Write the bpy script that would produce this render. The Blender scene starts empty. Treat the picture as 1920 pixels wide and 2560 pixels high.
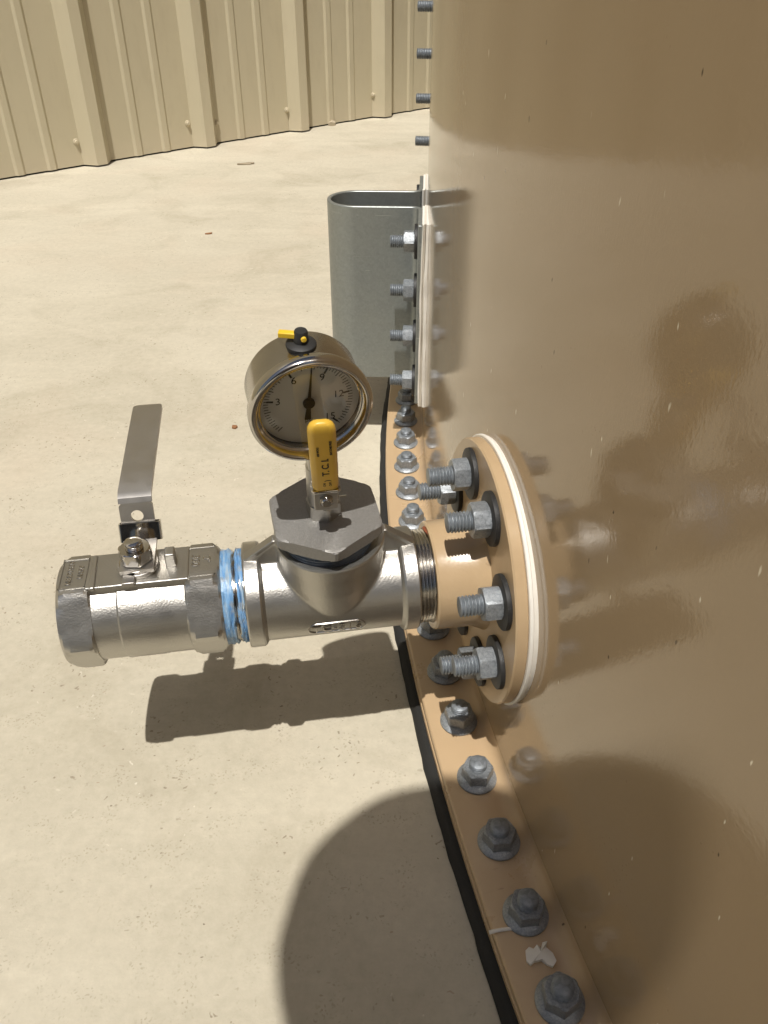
import bpy, bmesh, math, random
from mathutils import Matrix, Vector
random.seed(7)
scene = bpy.context.scene
col = scene.collection
R = math.radians
PI = math.pi

# ------------------------------------------------------------------ camera
CAM_Z = 0.514
cd = bpy.data.cameras.new('camera')
cd.sensor_fit = 'VERTICAL'; cd.sensor_height = 24.0; cd.sensor_width = 18.0
cd.lens = 2089.9 / 2560 * 24.0
cd.clip_start = 0.01; cd.clip_end = 400
cam = bpy.data.objects.new('camera', cd); col.objects.link(cam)
cam.matrix_world = (Matrix.Translation((0, 0, CAM_Z)) @ Matrix.Rotation(R(90 - 35.799), 4, 'X')
                    @ Matrix.Rotation(-0.004173, 4, 'Z'))
scene.camera = cam

# ------------------------------------------------------------------ world, sun, exposure
SUN = Vector((-0.058, -0.400, 1.0)).normalized()      # direction towards the sun
w = bpy.data.worlds.new('World'); scene.world = w; w.use_nodes = True
nt = w.node_tree
bg = nt.nodes['Background']
sky = nt.nodes.new('ShaderNodeTexSky'); sky.sky_type = 'NISHITA'; sky.sun_disc = False
sky.sun_elevation = math.asin(SUN.z)
sky.sun_rotation = math.atan2(SUN.x, SUN.y)
sky.air_density = 1.0; sky.dust_density = 2.5; sky.ozone_density = 0.6
nt.links.new(sky.outputs[0], bg.inputs[0]); bg.inputs[1].default_value = 0.050
sl = bpy.data.lights.new('sun', 'SUN'); sl.energy = 4.3; sl.angle = R(0.53); sl.color = (1.0, 0.96, 0.90)
so = bpy.data.objects.new('sun', sl); col.objects.link(so)
so.rotation_euler = SUN.to_track_quat('Z', 'Y').to_euler(); so.location = SUN * 8
scene.view_settings.view_transform = 'Standard'; scene.view_settings.look = 'None'
scene.view_settings.exposure = 0.0; scene.view_settings.gamma = 1.0
scene.view_settings.use_curve_mapping = False
scene.cycles.blur_glossy = 0.0            # keep the sun's glint off the tank wall sharp on the slab
scene.cycles.caustics_reflective = True

# ------------------------------------------------------------------ material helpers
class M:
    def __init__(s, name):
        s.m = bpy.data.materials.new(name); s.m.use_nodes = True
        s.t = s.m.node_tree; s.b = s.t.nodes['Principled BSDF']
        s.tc = s.t.nodes.new('ShaderNodeTexCoord')
    def n(s, kind, **kw):
        x = s.t.nodes.new(kind)
        for k, v in kw.items():
            if k.startswith('i_'):
                key = k[2:]; key = int(key) if key.isdigit() else key.replace('_', ' ')
                x.inputs[key].default_value = v
            else: setattr(x, k, v)
        return x
    def l(s, a, b): s.t.links.new(a, b)
    def coord(s, sc=(1, 1, 1), out='Object', rot=(0, 0, 0)):
        mp = s.n('ShaderNodeMapping'); mp.inputs['Scale'].default_value = sc; mp.inputs['Rotation'].default_value = rot
        s.l(s.tc.outputs[out], mp.inputs[0]); return mp.outputs[0]
    def noise(s, scale, vec=None, detail=4, rough=.55, dist=0.):
        x = s.n('ShaderNodeTexNoise', i_Scale=scale, i_Detail=detail, i_Roughness=rough, i_Distortion=dist)
        s.l(vec if vec is not None else s.tc.outputs['Object'], x.inputs['Vector']); return x.outputs['Fac']
    def vor(s, scale, vec=None, out='Distance', feature='F1', rnd=1., dim='3D'):
        x = s.n('ShaderNodeTexVoronoi', voronoi_dimensions=dim, feature=feature, i_Scale=scale, i_Randomness=rnd)
        s.l(vec if vec is not None else s.tc.outputs['Object'], x.inputs['Vector']); return x.outputs[out]
    def ramp(s, fac, stops):
        x = s.n('ShaderNodeValToRGB'); e = x.color_ramp.elements
        while len(e) < len(stops): e.new(.5)
        for i, (p, c) in enumerate(stops):
            e[i].position = p; e[i].color = (c, c, c, 1) if isinstance(c, (int, float)) else (*c, 1)
        s.l(fac, x.inputs[0]); return x.outputs[0]
    def mix(s, fac, a, b, mode='MIX'):
        x = s.n('ShaderNodeMix', data_type='RGBA', blend_type=mode)
        for sock, v in ((x.inputs[0], fac), (x.inputs[6], a), (x.inputs[7], b)):
            if isinstance(v, (int, float)): sock.default_value = v
            elif isinstance(v, tuple): sock.default_value = (*v, 1)
            else: s.l(v, sock)
        return x.outputs[2]
    def math(s, op, a, b=0.):
        x = s.n('ShaderNodeMath', operation=op)
        for sock, v in ((x.inputs[0], a), (x.inputs[1], b)):
            if isinstance(v, (int, float)): sock.default_value = v
            else: s.l(v, sock)
        return x.outputs[0]
    def color(s, v): s.set('Base Color', v)
    def set(s, k, v):
        i = s.b.inputs[k]
        if isinstance(v, tuple): i.default_value = (*v, 1)
        elif isinstance(v, (int, float)): i.default_value = v
        else: s.l(v, i)
    def bump(s, h, strength=.3, dist=.001, prev=None):
        x = s.n('ShaderNodeBump', i_Strength=strength, i_Distance=dist); s.l(h, x.inputs['Height'])
        if prev is not None: s.l(prev, x.inputs['Normal'])
        s.l(x.outputs[0], s.b.inputs['Normal']); return x.outputs[0]

def mat_concrete():
    k = M('concrete')
    big = k.noise(1.7, detail=6, rough=.6, dist=.4)
    c = k.ramp(big, [(.30, (.425, .387, .298)), (.50, (.482, .442, .350)), (.70, (.537, .494, .398))])
    streak = k.noise(3.2, k.coord((1, 3.2, 1), rot=(0, 0, .5)), detail=5, rough=.65, dist=.6)
    c = k.mix(k.ramp(streak, [(.44, 0.), (.66, .6)]), c, (.575, .53, .425))
    st = k.noise(6.5, detail=7, rough=.62, dist=.8)
    c = k.mix(k.ramp(st, [(.50, 0.), (.70, .62)]), c, (.35, .312, .230))
    pk = k.noise(4.1, detail=4, rough=.5, dist=.5)
    c = k.mix(k.ramp(pk, [(.52, 0.), (.70, .35)]), c, (.52, .435, .335))
    fine = k.noise(120, detail=5, rough=.7)
    c = k.mix(.22, c, k.ramp(fine, [(.3, (.31, .28, .205)), (.7, (.60, .55, .43))]))
    # pin holes and grit: cells distorted so that no two pits look alike
    def warp(amount, scale, sc=(1, 1, 1), rot=0.):
        nz = k.n('ShaderNodeTexNoise', i_Scale=scale, i_Detail=2); k.l(k.tc.outputs['Object'], nz.inputs['Vector'])
        ad = k.n('ShaderNodeVectorMath', operation='MULTIPLY_ADD'); k.l(nz.outputs['Color'], ad.inputs[0]); ad.inputs[1].default_value = (amount,) * 3
        mp = k.coord(sc, rot=(0, 0, rot)); k.l(mp, ad.inputs[2]); return ad.outputs[0]
    def pits(scale, r0, r1, selscale, s0, s1, vec):
        p = k.ramp(k.vor(scale, vec, dim='2D'), [(r0, 1.), (r1, 0.)])
        return k.math('MULTIPLY', p, k.ramp(k.noise(selscale, detail=3), [(s0, 0.), (s1, 1.)]))
    pa = pits(300, .10, .26, 45, .50, .66, warp(.006, 200))
    pb = pits(95, .05, .11, 17, .52, .62, warp(.010, 140))
    pc = pits(30, .018, .034, 9, .52, .60, warp(.010, 120, (1, 1.5, 1), .8))
    pd = pits(16, .013, .024, 6, .50, .58, warp(.02, 90, (1, 2.2, 1), 2.1))
    c = k.mix(k.math('MULTIPLY', pa, .45), c, (.24, .20, .14))
    c = k.mix(k.math('MULTIPLY', pb, .65), c, (.19, .15, .10))
    c = k.mix(k.math('MULTIPLY', pc, .70), c, (.12, .09, .06))
    c = k.mix(k.math('MULTIPLY', pd, .45), c, (.26, .16, .11))
    pe = pits(34, .022, .045, 7, .54, .60, warp(.02, 90)); c = k.mix(k.math('MULTIPLY', pe, .6), c, (.70, .66, .56))
    k.color(c); k.set('Roughness', .82); k.set('Specular IOR Level', .3)
    h = k.mix(.5, k.noise(420, detail=3), k.noise(26, detail=5))
    h = k.mix(k.math('MAXIMUM', pb, pc), h, (0., 0., 0.))
    k.bump(h, .35, .0012)
    return k.m

def mat_tank(name, flange=False):
    k = M(name)
    n1 = k.noise(5, detail=5)
    c = k.ramp(n1, [(.3, (.335, .243, .143)), (.7, (.362, .266, .160))]) if not flange else k.ramp(n1, [(.3, (.455, .322, .188)), (.7, (.495, .355, .212))])  # same paint: shell toned down for wall shade, flange kept lighter for sun
    # dust and tiny insect specks
    sx = k.n('ShaderNodeSeparateXYZ'); k.l(k.tc.outputs['Object'], sx.inputs[0])
    ang = k.math('MULTIPLY', k.math('ARCTAN2', sx.outputs[1], k.math('MULTIPLY', sx.outputs[0], -1.)), 2.27)
    def wallvec(su, sv, rot=0., wscale=70, wamt=.006):
        cb = k.n('ShaderNodeCombineXYZ'); k.l(ang, cb.inputs[0]); k.l(sx.outputs[2], cb.inputs[1])
        nz = k.n('ShaderNodeTexNoise', i_Scale=wscale, i_Detail=2); k.l(k.tc.outputs['Object'], nz.inputs['Vector'])
        ad = k.n('ShaderNodeVectorMath', operation='MULTIPLY_ADD'); k.l(nz.outputs['Color'], ad.inputs[0]); ad.inputs[1].default_value = (wamt,) * 3; k.l(cb.outputs[0], ad.inputs[2])
        mp = k.n('ShaderNodeMapping'); mp.inputs['Rotation'].default_value = (0, 0, rot); mp.inputs['Scale'].default_value = (su, sv, 1); k.l(ad.outputs[0], mp.inputs[0]); return mp.outputs[0]
    def spk(scale, r0, r1, vec, selscale, s0, s1):
        return k.math('MULTIPLY', k.ramp(k.vor(scale, vec, dim='2D'), [(r0, 1.), (r1, 0.)]), k.ramp(k.noise(selscale, detail=2), [(s0, 0.), (s1, 1.)]))
    sp = spk(26, .006, .013, wallvec(1, .30), 9, .47, .53)
    spb = spk(20, .005, .011, wallvec(1, .22, 1.1), 11, .48, .54)
    sp2 = spk(24, .007, .015, wallvec(1, .45), 7, .47, .53)
    sp3 = spk(150, .04, .09, wallvec(1, 1), 21, .62, .68)
    c = k.mix(k.math('MULTIPLY', sp, .9), c, (.85, .78, .62))
    c = k.mix(k.math('MULTIPLY', spb, .8), c, (.80, .72, .56))
    c = k.mix(k.math('MULTIPLY', sp2, .9), c, (.07, .045, .025))
    c = k.mix(k.math('MULTIPLY', sp3, .4), c, (.22, .14, .08))
    k.color(c)
    dust = k.noise(14, detail=6, rough=.7)
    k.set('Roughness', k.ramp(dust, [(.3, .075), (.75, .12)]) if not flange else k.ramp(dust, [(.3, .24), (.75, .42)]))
    k.set('Specular IOR Level', .58)
    k.set('IOR', 1.52)
    b = k.bump(k.noise(520, k.coord((1, 1, .55)), detail=2), .09, .0006)
    k.bump(k.noise(30, detail=2), .06, .0012, b)
    return k.m

def mat_paint(name, c0, c1, rough=.4, bump=.1, scale=40):
    k = M(name); n = k.noise(scale, detail=5)
    k.color(k.ramp(n, [(.3, c0), (.7, c1)])); k.set('Roughness', rough)
    k.bump(k.noise(scale * 9, detail=3), bump, .0006); return k.m

def mat_siding():
    k = M('siding_paint')
    n = k.noise(2.2, k.coord((1, 1, .35)), detail=5)
    c = k.ramp(n, [(.3, (.510, .456, .322)), (.7, (.560, .504, .362))])
    d = k.noise(30, k.coord((1, 1, .3)), detail=6, rough=.7)
    c = k.mix(k.ramp(d, [(.5, 0.), (.8, .25)]), c, (.36, .30, .20))
    # splash dirt with a ragged upper limit along the bottom
    sx = k.n('ShaderNodeSeparateXYZ'); k.l(k.tc.outputs['Object'], sx.inputs[0])
    z = k.math('SUBTRACT', sx.outputs[2], k.math('MULTIPLY', k.noise(14, detail=5), .05))
    c = k.mix(k.ramp(z, [(.0, .5), (.035, 0.)]), c, (.56, .49, .36))
    k.color(c); k.set('Roughness', .42); k.bump(k.noise(700, detail=2), .05, .0005); return k.m

def mat_galv(name, c0, c1, rough=(.42, .62), metal=.55, scale=260, bump=.35, streak=False, spangle=.22):
    k = M(name)
    n = k.noise(scale, detail=5, rough=.65)
    c = k.ramp(n, [(.28, c0), (.72, c1)])
    v = k.vor(scale * .7, out='Color')
    vv = k.n('ShaderNodeSeparateColor'); k.l(v, vv.inputs[0])
    c = k.mix(spangle, c, k.ramp(vv.outputs[0], [(0., tuple(x * .6 for x in c0)), (1., tuple(min(1, x * 1.35) for x in c1))]))
    if streak:
        s1 = k.noise(6, k.coord((1, 1, 90)), detail=4); s2 = k.noise(38, detail=3)
        f = k.math('MULTIPLY', k.ramp(s1, [(.66, 0.), (.72, 1.)]), k.ramp(s2, [(.55, 0.), (.62, 1.)]))
        c = k.mix(k.math('MULTIPLY', f, .6), c, (.75, .78, .78))
        c = k.mix(k.ramp(k.noise(9, detail=5), [(.45, 0.), (.7, .35)]), c, (.34, .35, .31))
    k.color(c); k.set('Metallic', metal)
    k.set('Roughness', k.ramp(k.noise(scale * .5), [(.3, rough[0]), (.7, rough[1])]))
    k.bump(k.noise(scale * 2.2, detail=4), bump, .0004); return k.m

def mat_steel(name, base=(.50, .485, .452), rough=(.36, .41), grain=900, bump=.62, dirt=.35, aniso=0.):
    k = M(name)
    d = k.noise(420, detail=7, rough=.75)
    c = k.mix(k.ramp(d, [(.50, 0.), (.80, dirt * .7)]), base, tuple(x * .5 for x in base))
    sm = k.noise(170, k.coord((1, .35, .35)), detail=3); f = k.math('MULTIPLY', k.ramp(sm, [(.70, 0.), (.76, 1.)]), k.ramp(k.noise(40), [(.54, 0.), (.64, 1.)]))
    c = k.mix(k.math('MULTIPLY', f, dirt), c, (.06, .05, .04))
    k.color(c); k.set('Metallic', 1.)
    k.set('Roughness', k.ramp(k.noise(130, detail=4), [(.3, rough[0]), (.7, rough[1])]))
    k.bump(k.noise(grain, detail=3), bump, .00025); return k.m

def mat_plain(name, c, rough=.5, metal=0., bump=0., scale=200):
    k = M(name); k.color(k.mix(k.noise(scale, detail=3), tuple(x * .88 for x in c), tuple(min(1, x * 1.1) for x in c)))
    k.set('Roughness', rough); k.set('Metallic', metal)
    if bump: k.bump(k.noise(scale * 2, detail=3), bump, .0004)
    return k.m

def mat_tape():
    k = M('blue_sealant')
    n = k.noise(60, k.coord((9, 1, 1)), detail=5, rough=.6)
    c = k.ramp(n, [(.26, (.05, .15, .36)), (.42, (.13, .29, .52)), (.55, (.22, .38, .57)), (.70, (.42, .49, .52))])
    c = k.mix(k.ramp(k.noise(170, detail=5), [(.54, 0.), (.68, .6)]), c, (.33, .32, .28))
    k.color(c); k.set('Roughness', .34); k.bump(k.noise(200, k.coord((7, 1, 1)), detail=3), .5, .0006); return k.m

def mat_glass():
    k = M('gauge_glass'); t = k.t
    t.nodes.remove(k.b)
    out = t.nodes['Material Output']
    fr = k.n('ShaderNodeFresnel', i_IOR=1.38)
    tr = k.n('ShaderNodeBsdfTransparent'); tr.inputs[0].default_value = (.92, .92, .90, 1)
    gl = k.n('ShaderNodeBsdfGlossy', i_Roughness=.03)
    mx = k.n('ShaderNodeMixShader'); k.l(fr.outputs[0], mx.inputs[0]); k.l(tr.outputs[0], mx.inputs[1]); k.l(gl.outputs[0], mx.inputs[2])
    k.l(mx.outputs[0], out.inputs[0]); return k.m

MT = dict(
    concrete=mat_concrete(), tank=mat_tank('tank_paint_shaded'), flange=mat_tank('tank_paint_lit', True),
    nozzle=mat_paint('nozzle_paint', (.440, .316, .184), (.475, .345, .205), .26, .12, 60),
    siding=mat_siding(),
    galv=mat_galv('galvanised_bolt', (.14, .158, .175), (.29, .315, .34), (.38, .56), .45, 330, .5),
    galv_nut=mat_galv('galvanised_nut', (.165, .18, .195), (.35, .375, .395), (.30, .50), .42, 800, .5, False, .14),
    galv_plate=mat_galv('galvanised_plate', (.250, .272, .268), (.305, .328, .320), (.34, .44), .6, 420, .12, True, .10),
    steel=mat_steel('cast_stainless', dirt=.16), steel_dark=mat_galv('cast_stainless_plug', (.245, .238, .225), (.30, .292, .278), (.46, .56), .6, 700, .4, False, .03),
    steel_fine=mat_steel('lever_stainless', (.50, .48, .45), (.38, .46), 1400, .14, .2),
    steel_pol=mat_steel('polished_stainless', (.54, .52, .49), (.10, .17), 500, .02, .15),
    steel_case=mat_steel('case_stainless', (.44, .42, .39), (.16, .24), 600, .03, .2),
    blue_steel=mat_paint('blue_stained_thread', (.07, .085, .10), (.12, .17, .25), .35, .3, 90),
    thread=mat_steel('bright_thread', (.54, .52, .485), (.14, .24), 500, .05, .4),
    black=mat_plain('black_rubber', (.018, .018, .018), .55, 0, .3, 120),
    blackmat=mat_plain('black_mastic', (.014, .014, .013), .8, 0, .6, 90),
    yellow=mat_plain('yellow_vinyl', (.70, .44, .055), .36, 0, .06, 60),
    ylw2=mat_plain('yellow_plastic', (.75, .50, .03), .4, 0, 0, 60),
    ink=mat_plain('black_ink', (.012, .011, .010), .6),
    dial=mat_plain('dial_white', (.56, .56, .54), .5, 0, 0, 30),
    glass=mat_glass(),
    white=mat_plain('white_gasket', (.78, .75, .68), .55, 0, .2, 90),
    cream=mat_plain('cream_gasket', (.68, .63, .54), .65, 0, .2, 90),
    tape=mat_tape(),
    rust=mat_plain('red_sealant', (.22, .06, .025), .6, 0, .4, 120),
    wood=mat_plain('wood_chip', (.30, .25, .17), .8, 0, .4, 60),
    leaf=mat_plain('dry_leaf', (.26, .12, .05), .8, 0, .4, 60),
    stone=mat_plain('pebble', (.42, .36, .26), .85, 0, .5, 90),
    shirt=mat_plain('shirt_cloth', (.07, .08, .10), .9, 0, .4, 200), jeans=mat_plain('denim', (.05, .06, .09), .9, 0, .4, 200),
    skin=mat_plain('skin', (.42, .25, .17), .5), cap=mat_plain('cap_cloth', (.10, .09, .08), .85), phone=mat_plain('phone_black', (.02, .02, .02), .25),
)

# ------------------------------------------------------------------ mesh helpers
class MB:
    def __init__(s): s.v = []; s.f = []; s.sm = []
    def add(s, vs, fs, smooth=True, mtx=None):
        o = len(s.v)
        for p in vs:
            p = Vector(p); s.v.append(tuple(mtx @ p) if mtx else tuple(p))
        for f in fs: s.f.append(tuple(i + o for i in f)); s.sm.append(smooth)
        return s
    def box(s, lo, hi, mtx=None):
        x0, y0, z0 = lo; x1, y1, z1 = hi
        v = [(x0, y0, z0), (x1, y0, z0), (x1, y1, z0), (x0, y1, z0), (x0, y0, z1), (x1, y0, z1), (x1, y1, z1), (x0, y1, z1)]
        return s.add(v, [(0, 3, 2, 1), (4, 5, 6, 7), (0, 1, 5, 4), (1, 2, 6, 5), (2, 3, 7, 6), (3, 0, 4, 7)], False, mtx)
    def rings(s, rings, closed=True, cap=True, mtx=None, loop=False):
        """rings: list of equally long point lists"""
        n = len(rings[0]); vs = [p for r in rings for p in r]; fs = []
        m = len(rings)
        for i in range(m if loop else m - 1):
            a, b = i * n, ((i + 1) % m) * n
            for j in range(n if closed else n - 1):
                k = (j + 1) % n; fs.append((a + j, a + k, b + k, b + j))
        if cap and not loop:
            fs.append(tuple(reversed(range(n)))); fs.append(tuple((m - 1) * n + j for j in range(n)))
        return s.add(vs, fs, True, mtx)
    def lathe(s, prof, seg=48, cap=True, mtx=None):
        """prof: (r, z) points; around +z"""
        return s.rings([[(r * math.cos(2 * PI * j / seg), r * math.sin(2 * PI * j / seg), z) for j in range(seg)] for r, z in prof], True, cap, mtx)
    def lathe_loop(s, prof, seg=48, mtx=None):
        return s.rings([[(r * math.cos(2 * PI * j / seg), r * math.sin(2 * PI * j / seg), z) for j in range(seg)] for r, z in prof], True, False, mtx, True)
    def hexa(s, af, prof, seg=48, phase=0., rmax=9., mtx=None, sides=6):
        """hex prism round +z: prof = (limit radius, z)"""
        def rh(t):
            step = 2 * PI / sides
            u = (t - phase + step / 2) % step - step / 2
            return af / 2 / math.cos(u)
        out = []
        for rl, z in prof:
            out.append([(min(rh(t), rl, rmax) * math.cos(t), min(rh(t), rl, rmax) * math.sin(t), z) for t in (2 * PI * j / seg for j in range(seg))])
        return s.rings(out, True, True, mtx)
    def prism(s, pts, z0, z1, mtx=None):
        n = len(pts); vs = [(x, y, z0) for x, y in pts] + [(x, y, z1) for x, y in pts]
        fs = [tuple(reversed(range(n))), tuple(range(n, 2 * n))] + [(i, (i + 1) % n, n + (i + 1) % n, n + i) for i in range(n)]
        return s.add(vs, fs, True, mtx)
    def mesh(s, name, angle=32):
        me = bpy.data.meshes.new(name); me.from_pydata(s.v, [], s.f); me.update()
        bm = bmesh.new(); bm.from_mesh(me); bmesh.ops.recalc_face_normals(bm, faces=bm.faces); bm.to_mesh(me); bm.free()
        me.polygons.foreach_set('use_smooth', s.sm if len(s.sm) == len(me.polygons) else [True] * len(me.polygons))
        me.set_sharp_from_angle(angle=R(angle)); return me
    def build(s, name, mat, parent=None, angle=32, mtx=None):
        return link(name, s.mesh(name, angle), mat, parent, mtx)

def link(name, me, mat=None, parent=None, mtx=None):
    if mat is not None and not me.materials: me.materials.append(MT[mat] if isinstance(mat, str) else mat)
    o = bpy.data.objects.new(name, me); col.objects.link(o)
    if parent: o.parent = parent
    if mtx: o.matrix_basis = mtx
    return o
def tag(o, label, cat, group=None):
    o['label'] = label; o['category'] = cat
    if group: o['group'] = group
    return o
def struct(o): o['kind'] = 'structure'; return o
def empty(name, mtx, label, cat, group=None):
    o = bpy.data.objects.new(name, None); col.objects.link(o); o.matrix_basis = mtx; o.empty_display_size = .02
    return tag(o, label, cat, group)
def bevel(o, wd, seg=2, ang=35):
    m = o.modifiers.new('bevel', 'BEVEL'); m.width = wd; m.segments = seg; m.limit_method = 'ANGLE'; m.angle_limit = R(ang); m.harden_normals = False
    return o
def text_mesh(name, body, size, extrude=.0002, align='CENTER', spacing=1., bold=0.):
    c = bpy.data.curves.new(name, 'FONT'); c.body = body; c.size = size; c.extrude = extrude; c.align_x = align; c.align_y = 'CENTER'
    c.space_character = spacing; c.resolution_u = 3; c.offset = bold
    o = bpy.data.objects.new(name, c); col.objects.link(o)
    dg = bpy.context.evaluated_depsgraph_get()
    me = bpy.data.meshes.new_from_object(o.evaluated_get(dg)); me.name = name
    bpy.data.objects.remove(o); bpy.data.curves.remove(c); return me
def frame(o, x, y, z):
    m = Matrix.Identity(4)
    for i, a in enumerate((Vector(x), Vector(y), Vector(z))):
        for r in range(3): m[r][i] = a[r]
    for r in range(3): m[r][3] = o[r]
    return m
def T(x, y, z): return Matrix.Translation((x, y, z))
AX_X = frame((0, 0, 0), (0, 1, 0), (0, 0, 1), (1, 0, 0))        # +z of a lathe -> +x
def thread(r, z0, z1, pitch=.0019, depth=.0010, chamfer=.0006):
    p = []; z = z0; 
    while z + pitch <= z1 - chamfer:
        p += [(r - depth, z), (r, z + pitch * .42), (r, z + pitch * .58)]; z += pitch
    p += [(r - depth, z), (r - depth * .15, z + (z1 - z) * .5), (r - depth * .45, z1 - chamfer * .4), (r - depth - chamfer * .5, z1)]
    return p

# ------------------------------------------------------------------ layout constants
TCX, TCY = 2.3198, 0.7828            # tank axis
RB, RW, RF = 2.2950, 2.2762, 2.3168  # bolt circle, wall, flange edge
ZF = 0.024                           # top of base flange
TN, ZN, RG = 0.158, 0.162, 2.277     # nozzle angle, height, gasket face
def tank_pt(t, r, z=0.): return Vector((TCX - r * math.cos(t), TCY - r * math.sin(t), z))
def tank_frame(t, r, z):
    """local x = outwards, y = towards the camera side, z = up"""
    n = Vector((-math.cos(t), -math.sin(t), 0)); e = Vector((-n.y, n.x, 0))
    return frame(tank_pt(t, r, z), n, e, (0, 0, 1))
NZ = tank_frame(TN, RG, ZN)
rnd = random.Random(3)
def wob(t, seed=0.): return math.sin(t * 1.0 + seed) * .5 + math.sin(t * 2.3 + seed * 2.1) * .3 + math.sin(t * 5.1 + seed * .7) * .2

# ------------------------------------------------------------------ ground
g = MB(); g.add([(-60, -60, 0), (60, -60, 0), (60, 60, 0), (-60, 60, 0)], [(0, 1, 2, 3)], False)
struct(g.build('ground', 'concrete'))

# ------------------------------------------------------------------ metal siding wall
SX, SY = -0.6816, 2.188
U = Vector((.7768, .6296, 0)).normalized()
SM = frame((SX, SY, 0), U, (-U.y, U.x, 0), (0, 0, 1))
wall = empty('metal_siding_wall', SM, 'tan ribbed metal siding wall standing behind the concrete slab', 'wall')
PITCH = .3045
def rib_profile(k0, k1):
    p = []
    for k in range(k0, k1):
        x = k * PITCH
        p += [(x - .049, .032), (x - .026, .0), (x, .0), (x + .023, .032)]
        for c in (.100, .178):
            p += [(x + c - .013, .032), (x + c - .007, .0275), (x + c + .007, .0275), (x + c + .013, .032)]
    p.append((k1 * PITCH - .049, .032))
    return p
for i, k0 in enumerate(range(-16, 12, 3)):
    p = rib_profile(k0, k0 + 3)
    off = .0016 * (i % 2)
    th = .0012
    zs = [.004, .6, 1.4, 3.2]
    mb = MB()
    rings = []
    for z in zs:
        rings.append([(x, y - off, z) for x, y in p] + [(x, y - off + th, z) for x, y in reversed(p)])
    mb.rings(rings, True, True)
    mb.build('siding_panel', 'siding', wall, 25)
# sill angle behind the open bottom of the ribs
MB().box((-16.4 * PITCH, .0345, .0), (11.9 * PITCH, .060, .05)).build('base_sill', 'blackmat', wall)
screw = MB(); screw.lathe([(.0075, 0), (.0075, .0012), (.006, .0022)], 20); screw.hexa(.008, [(.0046, .0022), (.0046, .0062), (.0036, .0070)], 24)
sme = screw.mesh('screw'); sme.materials.append(MT['siding'])
SF = frame((0, 0, 0), (1, 0, 0), (0, 0, 1), (0, -1, 0))
def screw_at(px, py):
    x = (px - 960) / 2089.9; y = (1280 - py) / 2089.9; p = .62481
    d = Vector((x, math.cos(p) + y * math.sin(p), -math.sin(p) + y * math.cos(p)))
    inv = SM.inverted(); o = inv @ Vector((0, 0, CAM_Z)); dl = inv.to_3x3() @ d
    t = (.030 - o.y) / dl.y; return o + dl * t
for px, py in [(194, 351), (473, 306), (545, 306), (721, 274), (937, 237)]:
    q = screw_at(px, py)
    link('siding_screw', sme, None, wall, T(q.x, .0306, q.z) @ SF)
for k in range(-15, 12):
    if k in (0, 1, 2, 3): continue
    link('siding_screw', sme, None, wall, T(k * PITCH - .065, .0306, .085) @ SF)

# ------------------------------------------------------------------ storage tank
tank = empty('storage_tank', T(TCX, TCY, 0), 'tan glossy bolted steel storage tank filling the right side', 'tank')
SEG = 420
prof = [(RW - .05, ZF - .0068), (RF - .0006, ZF - .0068), (RF + .0006, ZF - .0056), (RF + .0006, ZF - .0012), (RF - .0008, ZF)]
prof += [(RW + .012, ZF)]
for i in range(1, 9):
    a = i / 8 * PI / 2; prof.append((RW + .012 - .012 * math.sin(a), ZF + .012 - .012 * math.cos(a)))
prof += [(RW - .004, ZF + .0125)]
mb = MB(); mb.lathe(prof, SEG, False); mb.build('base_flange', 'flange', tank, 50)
prof = [(RW - .003, ZF + .0122), (RW, ZF + .0122), (RW, .12), (RW, .4), (RW, 1.2), (RW, 2.4), (RW - .02, 2.42), (1.2, 2.62), (.01, 2.82)]
mb = MB(); mb.lathe(prof, SEG, False); mb.build('shell', 'tank', tank, 40)
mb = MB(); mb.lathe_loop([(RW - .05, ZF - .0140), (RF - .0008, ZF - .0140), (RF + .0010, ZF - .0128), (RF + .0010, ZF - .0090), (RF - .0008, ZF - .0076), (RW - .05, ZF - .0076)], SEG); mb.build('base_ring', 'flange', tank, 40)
# black rubber strip with a ragged edge
mb = MB(); rg = []
n = 1400
for j in range(n):
    t = 2 * PI * j / n; ct, st_ = math.cos(t), math.sin(t)
    r1 = RF + .0078 + .0007 * wob(j * 1.9, 1) + .0007 * wob(j * .37, 4); r2 = RF + .0034 + .0006 * wob(j * 1.3, 2)
    rg.append([((RW - .05) * ct, (RW - .05) * st_, .0005), (r1 * ct, r1 * st_, .0005), (r1 * ct, r1 * st_, .004), (r2 * ct, r2 * st_, .0092), ((RW - .05) * ct, (RW - .05) * st_, .0092)])
mb.rings(rg, True, False, None, True); mb.build('base_gasket', 'blackmat', tank, 60)

def local(p): return Vector((p[0] - TCX, p[1] - TCY, p[2]))
# flange nuts
nutm = MB()
nutm.lathe([(.0134, 0), (.0138, .0005), (.0138, .0016), (.0132, .0022), (.0112, .0034), (.0095, .0040)], 44)
nutm.hexa(.0190, [(.0098, .0018), (.0110, .0034), (.01105, .0108), (.0105, .0121), (.0092, .0130)], 60)
nutm.lathe([(.0092, .0126), (.0074, .0131), (.0062, .0122)], 32, False)
fn = nutm.mesh('flange_nut', 30); fn.materials.append(MT['galv_nut'])
st = MB(); st.lathe([(.0055, .003)] + thread(.0062, .0092, .0184, .0020, .0009, .0008) + [(.0034, .0190)], 32)
sm_ = st.mesh('stud', 40); sm_.materials.append(MT['galv'])
for k in range(-7, 26):
    t = .24929 - .021838 * k
    P = local(tank_pt(t + rnd.uniform(-.0004, .0004), RB, ZF + .0002))
    o = link('flange_nut', fn, None, tank, Matrix.Translation(P) @ Matrix.Rotation(rnd.uniform(0, 6), 4, 'Z') @ Matrix.Rotation(rnd.uniform(-.03, .03), 4, 'X'))
    link('stud', sm_, None, o, T(0, 0, rnd.uniform(-.0012, .0012)))
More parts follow.
